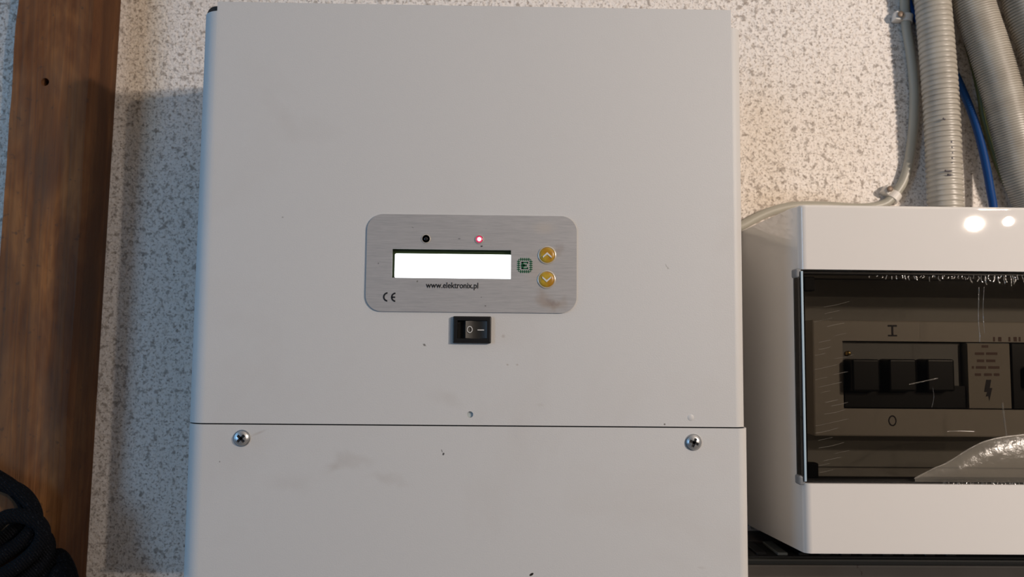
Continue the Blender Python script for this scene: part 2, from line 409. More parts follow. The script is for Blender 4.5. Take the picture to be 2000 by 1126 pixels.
def cover_shell(zb, zt, xr, bl=.0115, br=.0062, top=True, bottom=False, th=.001):
    """U-shaped sheet with rounded vertical bends, closed by a folded top or bottom flange"""
    out = [(XL, -.002), (XL, YI+bl+.03)]
    out += [(XL+bl-bl*math.cos(PI/2*k/10), YI+bl-bl*math.sin(PI/2*k/10)) for k in range(11)]
    out += [(xr-br+br*math.sin(PI/2*k/10), YI+br-br*math.cos(PI/2*k/10)) for k in range(11)]
    out += [(xr, YI+br+.03), (xr, -.002)]
    inn = [(XL+th, -.002), (XL+th, YI+bl+.03)]
    inn += [(XL+bl-(bl-th)*math.cos(PI/2*k/10), YI+bl-(bl-th)*math.sin(PI/2*k/10)) for k in range(11)]
    inn += [(xr-br+(br-th)*math.sin(PI/2*k/10), YI+br-(br-th)*math.cos(PI/2*k/10)) for k in range(11)]
    inn += [(xr-th, YI+br+.03), (xr-th, -.002)]
    t = bmesh.new(); V = [[t.verts.new((x, y, z)) for x, y in p] for z in (zb, zt) for p in (out, inn)]
    n = len(out); ol, il, oh, ih = V
    for i in range(n-1):
        t.faces.new((ol[i], ol[i+1], oh[i+1], oh[i])); t.faces.new((il[i], ih[i], ih[i+1], il[i+1]))
        t.faces.new((ol[i], il[i], il[i+1], ol[i+1])); t.faces.new((oh[i], oh[i+1], ih[i+1], ih[i]))
    t.faces.new((ol[0], oh[0], ih[0], il[0])); t.faces.new((ol[-1], il[-1], ih[-1], oh[-1]))
    return t
up = cover_shell(ZS+.00035, ZT, .1353)
n1 = bmesh.new(); add_box(n1, XL-.01, -.1601, YI-.01, .01, H+.1846, ZT+.01)
n2 = bmesh.new(); add_box(n2, .1293, .15, YI-.01, .01, H+.1794, ZT+.01)
hp = at(918, 809, YI); hole = bmesh.new(); add_lathe(hole, [(.0017, -.01), (.0017, .01)], (hp.x, YI, hp.z), seg=20)
hole2 = bmesh.new(); add_box(hole2, -.0235, -.0065, YI-.01, YI+.01, H+.0018, H+.0134)
hole3 = bmesh.new(); add_box(hole3, -.0625, .0090, YI-.01, YI+.01, H+.0325, H+.0545)
up = cut(up, [n1, n2, hole, hole2, hole3])
add_box(up, -.1600, .1292, YI+.0010, -.002, ZT-.0010, ZT-.0001)
dp = at(1349, 815, YI); add_lathe(up, [(.0019, 0), (.0014, .0002), (.0007, .0003), (0, .00035)], (dp.x, YI+.00002, dp.z), seg=16)
obj('upper_cover', up, upm, inv, smooth=30)
lo = cover_shell(ZB, ZS-.00035, .1366); add_box(lo, XL+.001, .1356, YI+.001, -.002, ZB, ZB+.001)
obj('lower_cover', lo, lom, inv, smooth=30)
b = bmesh.new(); add_box(b, XL+.0022, .1262, YI+.0045, 0, ZB+.002, H+.1835, .0012); add_box(b, -.1640, .1262, YI+.006, 0, H+.17, H+.1886, .0005); t2 = bmesh.new(); add_lathe(t2, [(.0052, -.05), (.0052, .0006)], (-.1622, YI+.005, H+.1839), seg=28); join(b, t2)
ch = obj('chassis', b, M['chassis'], inv, label='dark inner chassis behind the covers')
b = bmesh.new(); add_box(b, hp.x-.004, hp.x+.004, YI+.0012, YI+.0046, hp.z-.004, hp.z+.004)
obj('nut_plate', b, mat('pale blue grey paint', (.45,.52,.55), .4), inv)

# faceplate with everything printed and set in it
FX0, FX1, FZ0, FZ1 = -.0733, .0421, H+.0170, H+.0706
fc = ((FX0+FX1)/2, (FZ0+FZ1)/2); YF = YI-.0009
WX0, WX1, WZ0, WZ1 = -.0592, .0059, H+.0355, H+.0514
b = bmesh.new(); add_prism(b, [(x+fc[0], z+fc[1]) for x, z in rrect(FX1-FX0, FZ1-FZ0, .0088, 10)], YF, YI, .0002)
cw = bmesh.new(); add_box(cw, WX0, WX1, YI-.01, YI+.002, WZ0, WZ1)
led1 = at(832, 466, YF); led2 = at(936, 467, YF)
c1 = bmesh.new(); add_lathe(c1, [(.0020, -.001+.0002), (.0020, .01)], (led1.x, YI, led1.z), seg=24)
c2 = bmesh.new(); add_lathe(c2, [(.0020, -.001+.0002), (.0020, .01)], (led2.x, YI, led2.z), seg=24)
b = cut(b, [cw, c1, c2])
def m_brushed():
    m = mat('brushed aluminium', (.5,.5,.5), .42, metal=.25); t = NT(m)
    v = t.coords((.06, 1, 1)); v2 = t.coords(); n = t.noise(v, 1500, 4, .7); n2 = t.noise(v2, 35, 3)
    c = t.ramp(n, [(.25, (.38,.385,.40)), (.5, (.455,.455,.465)), (.75, (.52,.52,.525))])
    c = t.mix(t.math('MULTIPLY', n2, .25), c, (.36,.345,.33))
    for (px, py, a, b_, rot, colr, am, soft, wob) in (
        (1075, 585, 42, 22, .2, (.33,.25,.19), .55, 1, 90), (1080, 590, 18, 10, .2, (.20,.14,.11), .45, 1, 150), (1092, 488, 14, 20, 0, (.30,.24,.21), .4, 1, 100),
        (1062, 445, 34, 18, 0, (.58,.52,.45), .4, 1, 0), (1050, 525, 34, 48, 0, (.50,.44,.39), .5, 1, 0), (941, 480, 3, 2, 0, (.03,.03,.04), .9, .5, 600), (897, 466, 3.5, 1.2, 0, (.08,.08,.09), .7, .5, 0),
        (815, 549, 1.8, 2.4, .5, (.08,.08,.05), .7, .5, 0), (739, 514, 1.6, 2, 0, (.08,.08,.08), .6, .5, 0), (806, 444, 3, 1.2, .4, (.12,.12,.12), .5, .5, 0), (948, 597, 2, 1.6, 0, (.07,.07,.06), .7, .5, 0),
        (940, 580, 1.4, 1.4, 0, (.1,.1,.1), .6, .5, 0)):
        p = at(px, py, YF)-inv_loc; c = t.spot(c, (p.x, p.z), (a*2.8e-4, b_*2.8e-4), colr, am, soft, rot, wob)
    t.col(c); t.bump(n, .00006, .4); return m
fp = obj('faceplate', b, m_brushed(), inv, label='brushed aluminium faceplate with rounded corners', smooth=30)
# display: green board behind the opening, bright glass standing proud of it
b = bmesh.new(); add_box(b, -.0618, .0084, YI+.0024, YI+.0043, H+.033, H+.054)
obj('display_board', b, M['pcb'], fp, label='dark green board around the display')
q0 = at(771, 492, YI+.0016); q1 = at(998.5, 543, YI+.0016)
b = bmesh.new(); add_prism(b, [(x+(q0.x+q1.x+.0002)/2, z+(q0.z+q1.z-.0012)/2) for x, z in rrect(q1.x-q0.x+.0000, q0.z-q1.z-.0002, .0009, 4)], YI+.0016, YI+.0030, .0002)
obj('display_glass', b, M['lcd'], fp, label='white glowing display glass')
# LEDs
b = bmesh.new(); add_lathe(b, [(.0026, 0), (.0025, .0003), (.0021, .00035), (.00205, 0)], (led1.x, YF, led1.z), seg=28)
obj('led_rim', b, M['rim'], fp, smooth=40)
b = bmesh.new(); add_lathe(b, [(.0019, 0), (.0017, .0005), (.0010, .0009), (0, .0011)], (led1.x, YI, led1.z), seg=24)
obj('indicator_lamp', b, M['led_off'], fp, label='unlit dark indicator lamp', smooth=40)
b = bmesh.new(); add_lathe(b, [(.0026, 0), (.0025, .0003), (.0021, .00035), (.00205, 0)], (led2.x, YF, led2.z), seg=28)
obj('led_rim', b, M['rim'], fp, smooth=40)
b = bmesh.new(); add_lathe(b, [(.00195, -.001), (.0019, .0002), (.0014, .0005), (.0010, .0005)], (led2.x, YF, led2.z), seg=24)
add_lathe(b, [(.0011, .0002), (.0010, .0006), (.0005, .0008), (0, .0009)], (led2.x, YF, led2.z), seg=20)
lamp = obj('indicator_lamp', b, [M['led_red'], M['led_core']], fp, label='lit red indicator lamp', smooth=40)
for p in lamp.data.polygons:
    ds = [(lamp.data.vertices[v].co+inv_loc-Vector((led2.x, YF, led2.z))) for v in p.vertices]
    if all(math.hypot(d.x, d.z) < .00112 and d.y < -.0001 for d in ds) and min(math.hypot(d.x, d.z) for d in ds) < .0011: p.material_index = 1
# buttons with chevrons
def button(px, py, up_):
    c = at(px, py, YF); r = .00455
    b = bmesh.new(); add_lathe(b, [(r+.0006, 0), (r+.0004, .0004), (r, .0005), (r-.0003, .0002), (r-.0006, .0003)], (c.x, YF, c.z), seg=36)
    obj('button_rim', b, M['rim'], fp, smooth=50)
    b = bmesh.new(); add_lathe(b, [(r-.0002, 0), (r-.0004, .0004), (r-.0012, .0007), (r*.5, .00085), (0, .0009)], (c.x, YF, c.z), seg=36)
    bt = obj('button', b, M['button'], fp, label='round golden button, arrow pointing ' + ('up' if up_ else 'down'), smooth=50)
    s = 1 if up_ else -1; w_, h_, th = .0025, .0023, .0009
    pts = [(-w_, -h_/2), (0, h_/2), (w_, -h_/2), (w_-.0002+.0001, -h_/2-th), (0, h_/2-th*1.35), (-w_+.0001, -h_/2-th)]
    b = bmesh.new()
    L_ = [pts[0], pts[1], pts[4], pts[5]]; R_ = [pts[1], pts[2], pts[3], pts[4]]
    for quad in (L_, R_): add_prism(b, [(c.x+x, c.z+s*(z+.0004)) for x, z in quad], YF-.00115, YF-.0006)
    obj('chevron', b, M['white_print'], fp)
button(1068.5, 498, True); button(1067.5, 545.5, False)
# lettering
p = at(883, 558.5, YF); p0 = at(832, 558, YF); p1 = at(934, 559, YF)
obj('web_address', text_bm('www.elektronix.pl', p1.x-p0.x, (p.x, p.z), YF-.00012, height=.0042, bold=.010), M['black_print'], fp, label='black printed www.elektronix.pl')
def arc_strip(b, cx, cz, r, th, a0, a1, n=16, y=YF, sx=1):
    po = []; pi_ = []
    for k in range(n+1):
        a = math.radians(a0+(a1-a0)*k/n)
        po.append((cx+(r+th/2)*math.cos(a)*sx, cz+(r+th/2)*math.sin(a))); pi_.append((cx+(r-th/2)*math.cos(a)*sx, cz+(r-th/2)*math.sin(a)))
    for k in range(n): add_prism(b, [po[k], po[k+1], pi_[k+1], pi_[k]], y-.0001, y+.0001)
b = bmesh.new()
c = at(757.5, 579.5, YF); arc_strip(b, c.x, c.z, .0022, .00085, 95, 263, sx=1)
c = at(773, 580, YF); arc_strip(b, c.x, c.z, .0022, .00085, 95, 263, sx=1); add_box(b, c.x-.0021, c.x-.0003, YF-.0001, YF+.0001, c.z-.00042, c.z+.00042)
obj('conformity_mark', b, M['black_print'], fp, label='black CE mark')
def chip_logo():
    b = bmesh.new(); c = at(1025, 518, YF); u = 2.8e-4
    def bx_(x0, x1, z0, z1): add_box(b, c.x+x0*u, c.x+x1*u, YF-.00015, YF+.0001, c.z+z0*u, c.z+z1*u)
    for s in (-1, 1):
        bx_(-12, 12, s*12-.55, s*12+.55); bx_(s*12-.55, s*12+.55, -12, 12)
        for k in range(5):
            q = (k-2)*3.9
            bx_(q-.95, q+.95, s*12-2.9, s*12+2.9); bx_(s*12-3.1, s*12+3.1, q-.95, q+.95)
    bx_(-6.5, -2.5, -7, 7); bx_(-6.5, 6.5, 4.6, 7.2); bx_(-6.5, 6.5, -7.2, -4.6); bx_(4.5, 6.5, 3.2, 7.2); bx_(4.5, 6.5, -7.2, -3.2)
    bx_(-3, 3.2, -1.2, 1.2); bx_(-4, .8, -2.8, 2.8); bx_(2.2, 4.0, -2.2, 2.2); bx_(-7.2, -5, -1.6, 1.6)
    obj('chip_emblem', b, M['green_print'], fp, label='green chip emblem around a letter E')
chip_logo()

# rocker switch
SX0, SX1, SZ0, SZ1 = -.0254, -.0045, H+.0001, H+.0148
b = bmesh.new(); add_box(b, SX0, SX1, YI-.0024, YI, SZ0, SZ1, .0007, 3)
cw = bmesh.new(); add_box(cw, SX0+.0025, SX1-.0022, YI-.01, YI+.02, SZ0+.0026, SZ1-.0023)
b = cut(b, [cw]); sw = obj('rocker_switch', b, M['black'], inv, label='black rectangular rocker switch under the faceplate', smooth=30)
zc = (SZ0+SZ1)/2+.0001
b = bmesh.new()   # recess well
add_box(b, SX0+.0026, SX0+.0072, YI+.0010, YI+.0025, SZ0+.0027, SZ1-.0024); obj('switch_well', b, M['black_matt'], sw)
t = bmesh.new(); xa, xb = SX0+.0070, SX1-.0023; prof = [(xa, .0028), (xa+.003, .0018), (xa+.0064, .0013), (xa+.0092, .0015), (xb, .0023)]
rows = []
for (x, d) in prof:
    hz = .0046+.00028*math.sin(PI*(x-xa)/(xb-xa)); rows.append([t.verts.new(q) for q in ((x, YI+.003, zc-hz), (x, YI-d, zc-hz), (x, YI-d, zc+hz), (x, YI+.003, zc+hz))])
for r0, r1 in zip(rows, rows[1:]):
    for k in range(4): t.faces.new((r0[k], r0[(k+1) % 4], r1[(k+1) % 4], r1[k]))
t.faces.new(rows[0]); t.faces.new(rows[-1]); bmesh.ops.recalc_face_normals(t, faces=t.faces)
rk = obj('rocker', t, M['rocker'], sw, smooth=40)
b = bmesh.new(); c = at(917.5, 643, YI-.0026); arc_strip(b, c.x, c.z, .00165, .00042, 0, 360, 24, YI-.00275, .84)
obj('off_symbol', b, M['white_print'], sw, label='white ring marking off')
b = bmesh.new(); c = at(939, 644, YI-.0017); add_box(b, c.x-.0018, c.x+.0018, YI-.0018, YI-.0012, c.z-.00025, c.z+.00025)
obj('on_symbol', b, M['white_print'], sw, label='white bar marking on')

# screws
def screw(px, py, rot, r=.0040):
    c = at(px, py, YI-.002)
    b = bmesh.new(); add_lathe(b, [(r-.0002, 0), (r, .0004), (r-.0001, .0011), (r-.0006, .0016), (r*.66, .0020), (r*.3, .0022), (0, .00225)], (c.x, YI, c.z), seg=36)
    cs = []
    for k in range(2):
        cb = bmesh.new(); add_box(cb, -.0025, .0025, -.004, -.0008, -.00072, .00072); xf(cb, Matrix.Translation((c.x, YI, c.z)) @ Matrix.Rotation(rot+k*PI/2, 4, 'Y')); cs.append(cb)
    b = cut(b, cs); s_ = obj('screw', b, M['screw'], inv, smooth=35)
    b = bmesh.new()
    for k in range(2):
        cb = bmesh.new(); add_box(cb, -.00245, .00245, -.0016, -.0006, -.00070, .00070); xf(cb, Matrix.Translation((c.x, YI, c.z)) @ Matrix.Rotation(rot+k*PI/2, 4, 'Y')); join(b, cb)
    obj('cross_recess', b, M['screw_dark'], s_)
    b = bmesh.new(); add_lathe(b, [(r+.0006, 0), (r+.0005, .00035), (r-.0004, .00035)], (c.x, YI, c.z), seg=36); obj('washer', b, M['screw'], s_, smooth=40)
screw(470, 856, math.radians(45)); screw(1356, 864, math.radians(22))

# ------------------------------------------------------------------ distribution box
YD = -.11; DX0, DX1, DZ0, DZ1 = .1742, .452, H-.1165, H+.0828
box_loc = Vector(((DX0+DX1)/2, 0, DZ0))
db = thing('distribution_box', 'glossy white plastic distribution box with smoked door right of the inverter', 'fuse box', box_loc)
t = bmesh.new(); bmesh.ops.create_cube(t, size=1)
for v in t.verts: v.co = Vector((DX0+(v.co.x+.5)*(DX1-DX0), YD+(v.co.y+.5)*(-YD), DZ0+(v.co.z+.5)*(DZ1-DZ0)))
for v in t.verts:
    if v.co.y > -.01 and v.co.z < H: v.co.z -= .008
bmesh.ops.bevel(t, geom=[e for e in t.edges if abs(e.verts[0].co.x-e.verts[1].co.x) < 1e-5 and abs(e.verts[0].co.z-e.verts[1].co.z) > .05 and e.verts[0].co.y < -.05], offset=.0042, segments=6, affect='EDGES', profile=.5)
bmesh.ops.bevel(t, geom=[e for e in t.edges if max(v.co.y for v in e.verts) < -.05 and abs(e.verts[0].co.z-e.verts[1].co.z) < 1e-5], offset=.0018, segments=4, affect='EDGES', profile=.5)
WZT, WZB = H+.0448, H-.0776
c1 = bmesh.new(); add_box(c1, DX0-.01, DX1+.01, YD-.01, YD+.011, WZB, WZT)
c2 = bmesh.new(); add_box(c2, DX0+.004, DX1-.004, YD-.01, -.050, WZB+.0005, WZT-.0005)
t = cut(t, [c1, c2]); obj('housing', t, M['plastic_white'], db, smooth=30)
# inner tray and plate
b = bmesh.new(); add_box(b, DX0+.0045, DX1-.0045, -.0545, -.0502, WZB+.001, WZT-.001); obj('tray', b, M['plate_dark'], db, label='grey inner tray')
def zat(py, y): return at(1750, py, y).z
YP = -.082
zb0, zb1 = zat(852, YP), zat(626, YP); ox0 = at(1646, 700, YP).x; oz0, oz1 = zat(798, YP), zat(666, YP)
b = bmesh.new(); add_box(b, DX0+.018, DX1-.012, YP, -.054, zb0, zb1, .001, 2)
cw = bmesh.new(); add_box(cw, ox0, DX1-.03, YP-.01, -.055, oz0, oz1); b = cut(b, [cw]); pl = obj('cover_plate', b, M['plate'], db, label='beige plate framing the switches')
b = bmesh.new(); c = at(1743, 645, YP-.0001); u = .46/1480
for (x0, x1, z0, z1) in ((-9, 9, 7.5, 11), (-1.8, 1.8, -9, 8), (-9, 9, -11.5, -8.5)): add_box(b, c.x+x0*u, c.x+x1*u, YP-.0002, YP, c.z+z0*u, c.z+z1*u)
obj('handwritten_mark', b, M['marker'], pl, label='handwritten capital I')
b = bmesh.new(); c = at(1743, 821, YP); arc_strip(b, c.x, c.z, .0029, .0008, 0, 360, 24, YP-.0001, .75)
obj('handwritten_mark', b, M['marker'], pl, label='handwritten O')
b = bmesh.new()
for k, x in enumerate((1942, 1952, 1972, 1982, 1992, 2003)):
    c = at(x, 662, YP); add_box(b, c.x-.0008, c.x+(.0012 if k % 2 else .0004), YP-.0001, YP, c.z-.0014, c.z+.0014)
obj('faint_print', b, M['red_print'], pl, label='faint unreadable print above the right hand switch')
# switches inside the opening (things of their own, seated in the box)
def unit(name, label, x0, x1, n, cat='switch'):
    root = thing(name, label, cat, ((x0+x1)/2, -.055, oz0))
    b = bmesh.new(); add_box(b, x0, x1, YP+.004, -.0536, oz0+.0005, oz1-.0005, .0006)
    body = obj('body', b, M['module_grey'] if n else M['sticker'], root)
    return root
sx1 = at(1884, 700, YP).x
root = unit('isolator_switch', 'grey isolator with three black levers at left behind the smoked door', ox0+.0003, sx1, 3)
zt = at(1750, 700, YP).z
b = bmesh.new(); add_box(b, ox0+.0003, sx1, YP-.000, YP+.0045, oz0+.0005, at(1750, 752, YP).z, .0005); obj('front_ledge', b, M['black'], root)
for k, px in enumerate((1690, 1762, 1836)):
    c = at(px, 725, YP-.006); b = bmesh.new(); add_box(b, c.x-.0085, c.x+.0085, YP-.007, YP+.0045, c.z-.012, at(px, 701, YP-.006).z, .0012, 3)
    obj('lever', b, M['black'], root)
b = bmesh.new(); c = at(1655, 690, YP); add_lathe(b, [(.0016, -.004), (.0017, .0), (.0010, .0008), (0, .0009)], (c.x+.002, YP+.003, c.z), seg=20); obj('gold_reflection_dome', b, M['gold_glint'], root, smooth=40)  # gold dome standing in for the golden reflection highlights at the isolator's left
tx0, tx1 = at(1887, 700, YP).x, at(1972, 700, YP).x
root = thing('labelled_module', 'module with cream warning sticker and black lightning bolt behind the smoked door', 'module', ((tx0+tx1)/2, -.055, oz0))
b = bmesh.new(); add_box(b, tx0, tx1, YP-.0005, -.0536, oz0+.0005, oz1-.0005, .0006); body = obj('body', b, M['module_grey'], root)
b = bmesh.new(); add_box(b, tx0+.0005, tx1-.0005, YP-.0008, YP-.0004, oz0+.001, oz1-.001); st = obj('sticker', b, M['sticker'], root, label='cream sticker')
b = bmesh.new(); YS = YP-.0008
for py, segs in ((676, ((1917, 1930),)), (690, ((1904, 1922), (1926, 1948))), (704, ((1908, 1922), (1926, 1944))), (717, ((1898, 1902), (1906, 1926), (1930, 1952))), (731, ((1904, 1916), (1922, 1937), (1941, 1952)))):
    for x0, x1 in segs:
        a, c = at(x0, py, YS), at(x1, py, YS); add_box(b, a.x, c.x, YS-.0001, YS, a.z-.0008, a.z+.0008)
obj('unreadable_print', b, M['red_print'], st, label='blurred reddish lines of print')
b = bmesh.new(); pts = [(1926, 741), (1936, 741), (1933, 757), (1938, 757), (1932, 783), (1930, 773), (1925, 774), (1928, 765), (1922, 765)]
add_prism(b, [(at(x, y, YS).x, at(x, y, YS).z) for x, y in pts], YS-.0001, YS); obj('lightning_symbol', b, M['marker'], st, label='black lightning bolt')
rx0 = at(1975, 700, YP).x
root = unit('circuit_breaker', 'dark breaker cut off by the right edge of the photograph, behind the smoked door', rx0, DX1-.031, 1, 'breaker')
b = bmesh.new(); add_box(b, rx0, DX1-.031, YP-.0005, YP+.0045, oz0+.0005, oz1-.0005, .0005); obj('front_ledge', b, M['black'], root)
for k in range(4):
    x = rx0+.009+k*.0178; b = bmesh.new(); add_box(b, x, x+.012, YP-.008, YP, (oz0+oz1)/2-.006, (oz0+oz1)/2+.007, .001); obj('lever', b, M['black'], root)

# smoked door
dr_y0 = YD+.0010
t = bmesh.new()
add_box(t, DX0-.0006, DX1+.0006, dr_y0, YD+.0105, WZB+.0005, WZT-.0006, .0015, 3)
inn = bmesh.new(); add_box(inn, DX0+.0016, DX1-.0016, dr_y0+.0020, YD+.02, WZB+.0025, WZT-.0026)
t = cut(t, [inn])
door = obj('door', t, M['smoked'], db, label='smoked transparent door')
b = bmesh.new()
add_box(b, DX0+.0030, DX1-.003, YD+.0032, YD+.0100, WZT-.0022, WZT-.0010)
add_box(b, DX0+.0030, DX1-.003, YD+.0032, YD+.0100, WZB+.0008, WZB+.0026)
add_box(b, DX0+.0004, DX0+.0040, YD+.0042, YD+.0104, WZB+.001, WZT-.001)
obj('door_gasket', b, M['black_matt'], door, label='black sealing edge around the door')
for z in (WZT-.0085, WZB+.0085-.002):
    b = bmesh.new(); add_box(b, DX0+.0032, DX0+.0100, YD+.0034, YD+.0090, z-.0040, z+.0045, .0008); obj('hinge_block', b, M['black_matt'], door)
for z in (WZT-.0020, WZB+.0015):
    b = bmesh.new(); add_box(b, DX0-.0022, DX0+.0014, YD+.0015, YD+.0085, z-.0028, z+.0026, .0011, 3); obj('hinge_pin', b, mat('hinge plastic', (.20,.21,.22), .25), door)
b = bmesh.new(); add_box(b, DX0+.00055, DX0+.0018, dr_y0-.00045, dr_y0+.0003, WZB+.001, WZT-.001, .0002)  # pale blue strip paints the highlight down the door's left edge
obj('door_edge_highlight', b, mat('painted edge highlight', (.42,.55,.65), .2), door, label='pale blue highlight painted along the edge of the door')
# crumpled film left on the door
def film():
    YFm = dr_y0-.0003; t = bmesh.new()
    def ridge(pts, r, n=14, tilt=0):
        P = [at(x, y, YFm) for x, y in pts]
        zt_ = max(p.z for p in P)
        for p in P: p.y -= tilt*(zt_-p.z)
        add_tube(t, P, r, seg=10, n=n, flat=.6, rfun=None)
    rnd = random.Random(7)
    for k in range(44):      # crimped upper edge, densest to the right
        x = 1700+300*(k/44)**.8+rnd.uniform(-3, 3); ln = rnd.uniform(4, 15)*(0.5+k/44); y0 = 537+rnd.uniform(-1, 3)
        ridge([(x, y0), (x+rnd.uniform(-2, 2), y0+ln*.5), (x+rnd.uniform(-4, 3), y0+ln)], .00022+.00018*rnd.random(), 8, rnd.uniform(.05, .22))
    for k in range(26):      # pull lines at the left
        y = 600+340*k/26+rnd.uniform(-5, 5); x = 1592+rnd.uniform(-4, 40); ln = rnd.uniform(18, 50)
        ridge([(x, y), (x+ln*.5, y-ln*.10+rnd.uniform(-1, 1)), (x+ln, y-ln*.22)], .00010+.00010*rnd.random(), 8)
    for k in range(24):      # lower edge
        x = 1840+165*(k/24)+rnd.uniform(-3, 3); ln = rnd.uniform(3, 10)
        ridge([(x, 946), (x+rnd.uniform(-2, 2), 946-ln*.5), (x+rnd.uniform(-3, 3), 946-ln)], .00028, 8, rnd.uniform(.1, .35))
    ridge([(1776, 750), (1800, 745), (1832, 738)], .0003); ridge([(1912, 560), (1911, 620), (1914, 668)], .00032); ridge([(1922, 560), (1920, 610), (1923, 650)], .0002)
    ridge([(1958, 786), (1962, 820), (1968, 862)], .0005); ridge([(1822, 757), (1824, 775), (1820, 795)], .0002)
    ridge([(1850, 842), (1875, 841), (1903, 842)], .00015)
    obj('film_creases', t, M['film'], door, label='fine creases of protective film', smooth=60, kind='stuff')
    # lifted sheet at the lower right
    edge = [(1786, 934), (1822, 915), (1850, 903), (1880, 884), (1908, 868), (1928, 860), (1960, 853), (2010, 848), (2070, 850)]
    t = bmesh.new(); n = 40; path, L = spline([at(x, y, YFm) for x, y in edge], n); zlow = at(1800, 940, YFm).z
    rows = []
    for i, p in enumerate(path):
        col_ = []
        for j in range(9):
            f = j/8; z = p.z+(zlow-p.z)*f; lift = .0032*math.sin(PI*min(f*1.0, 1))**.7*min(1, i/12)+.0004*noise.noise(Vector((i*.4, j*.6, 0)))
            col_.append(t.verts.new((p.x, YFm-.0004-max(lift, 0), z)))
        rows.append(col_)
    for a, c in zip(rows, rows[1:]):
        for j in range(8): t.faces.new((a[j], c[j], c[j+1], a[j+1]))
    add_tube(t, [at(x, y, YFm-.0006) for x, y in edge], .0005, seg=8, n=60, rfun=lambda s: .7+.5*noise.noise(Vector((s*160, 0, 0))))
    obj('loose_film', t, M['film_loose'], door, label='hazy lifted piece of film at the lower right', smooth=70)
film()

# ------------------------------------------------------------------ lower cabinet
YC = -.060; CZ = H-.1310
cab = thing('lower_cabinet', 'taupe metal cabinet with slotted black top trim, bottom right under the white box', 'cabinet', (.27, 0, H-.42))
def m_taupe():
    m = mat('taupe paint', (.14,.115,.09), .5); t = NT(m); n = t.noise(t.coords(), 20, 4)
    c = t.ramp(n, [(.3, (.125,.10,.078)), (.7, (.165,.138,.11))])
    for a in ((1672, 1092, 6, 3, .3), (1676, 1104, 2.5, 7, .5), (1683, 1118, 2, 9, -.4)):
        p = at(a[0], a[1], YC)-Vector((.27, 0, H-.42)); c = t.spot(c, (p.x, p.z), (a[2]*3.2e-4, a[3]*3.2e-4), (.05,.03,.02), .7, .7, a[4], 500)
    t.col(c); return m
b = bmesh.new(); add_box(b, .120, .47, YC, 0, H-.42, CZ-.0058, .0012); obj('body', b, m_taupe(), cab)
b = bmesh.new(); add_box(b, .1195, .4705, YC-.0010, 0, CZ-.0058, CZ-.002, .0012)
obj('top_trim', b, mat('dark grey trim', (.030,.031,.028), .45), cab)
b = bmesh.new(); add_box(b, .1200, .47, YC+.002, 0, CZ-.0022, CZ-.0012); obj('vent_base', b, M['black_matt'], cab)
for k in range(13):
    x = .124+k*.0135; b = bmesh.new(); add_box(b, x, x+.0066, YC+.004, -.028, CZ-.0013, CZ+.0006, .0004, 1)
    obj('slat', b, mat('slat plastic', (.16,.17,.16), .35) if k == 4 else M['black'], cab)
b = bmesh.new(); add_box(b, .120, .47, -.028, 0, CZ-.0013, CZ+.0008, .0004, 1); obj('rear_strip', b, mat('worn black strip', (.045,.038,.038), .6), cab)

# ------------------------------------------------------------------ conduits and wires
def conduit(label, pts, y, rad, pitch, zend=None):
    P = [at(px, py, yy if yy is not None else y) for px, py, yy in pts]
    if zend is not None: P[-1].z = zend
    L = sum((b_-a).length for a, b_ in zip(P, P[1:])); n = int(L/pitch*8)
    def rf(s):
        f = (s/pitch) % 1; return 1+(-.065 if f < .32 else .0 if f < .42 or f > .9 else .012)
    b = bmesh.new(); add_tube(b, P, rad, seg=36, n=n, rfun=rf)
    o = obj('corrugated_conduit', b, M['conduit'], smooth=50); return tag(o, label, 'conduit', 'corrugated conduits at the upper right')
y1 = -.0176
c_a = conduit('straight grey corrugated conduit with black pen marks, leftmost of the conduits', [(1786, -330, y1), (1806, -120, y1), (1821, 0, y1), (1831, 110, y1), (1839, 220, y1), (1844, 330, y1), (1847, 405, y1), (1849, 445, y1)], y1, .0117, .0038, H+.079)
# pen marks on the straight conduit (part of it)
b = bmesh.new()
for pts in ([(1842, 231), (1846, 233)], [(1858, 238), (1861, 246)], [(1858, 275), (1860, 300), (1859, 318)], [(1846, 333), (1856, 334), (1862, 334)], [(1851, 341), (1864, 343)], [(1869, 330), (1866, 340), (1866, 352)]):
    q = []
    for px, py in pts:
        cx = 1840+(py-220)*.055; dx = (px-cx)*.515/1480; q.append(at(px, py, y1-math.sqrt(max(.0117**2-dx*dx, 1e-6))-.0002))
    add_tube(b, q, .0007, seg=6, n=6)
obj('pen_marks', b, M['marker'], c_a, label='black pen scribbles')
y2 = -.0175
conduit('thick grey corrugated conduit sloping down behind the green and yellow wire', [(1872, -330, y2), (1880, -120, y2), (1901, 0, y2), (1934, 103, y2), (1958, 184, y2), (1978, 262, y2), (1997, 338, y2), (2020, 400, y2), (2032, 432, y2)], y2, .0130, .00175, H+.079)
y3 = -.0175
conduit('teal shaded corrugated conduit cut off by the top right corner', [(1992, -330, y3), (1990, -120, y3), (2004, 0, y3), (2034, 85, y3), (2065, 170, y3), (2095, 280, y3), (2112, 400, y3), (2118, 440, y3)], y3, .0145, .0019, H+.079)

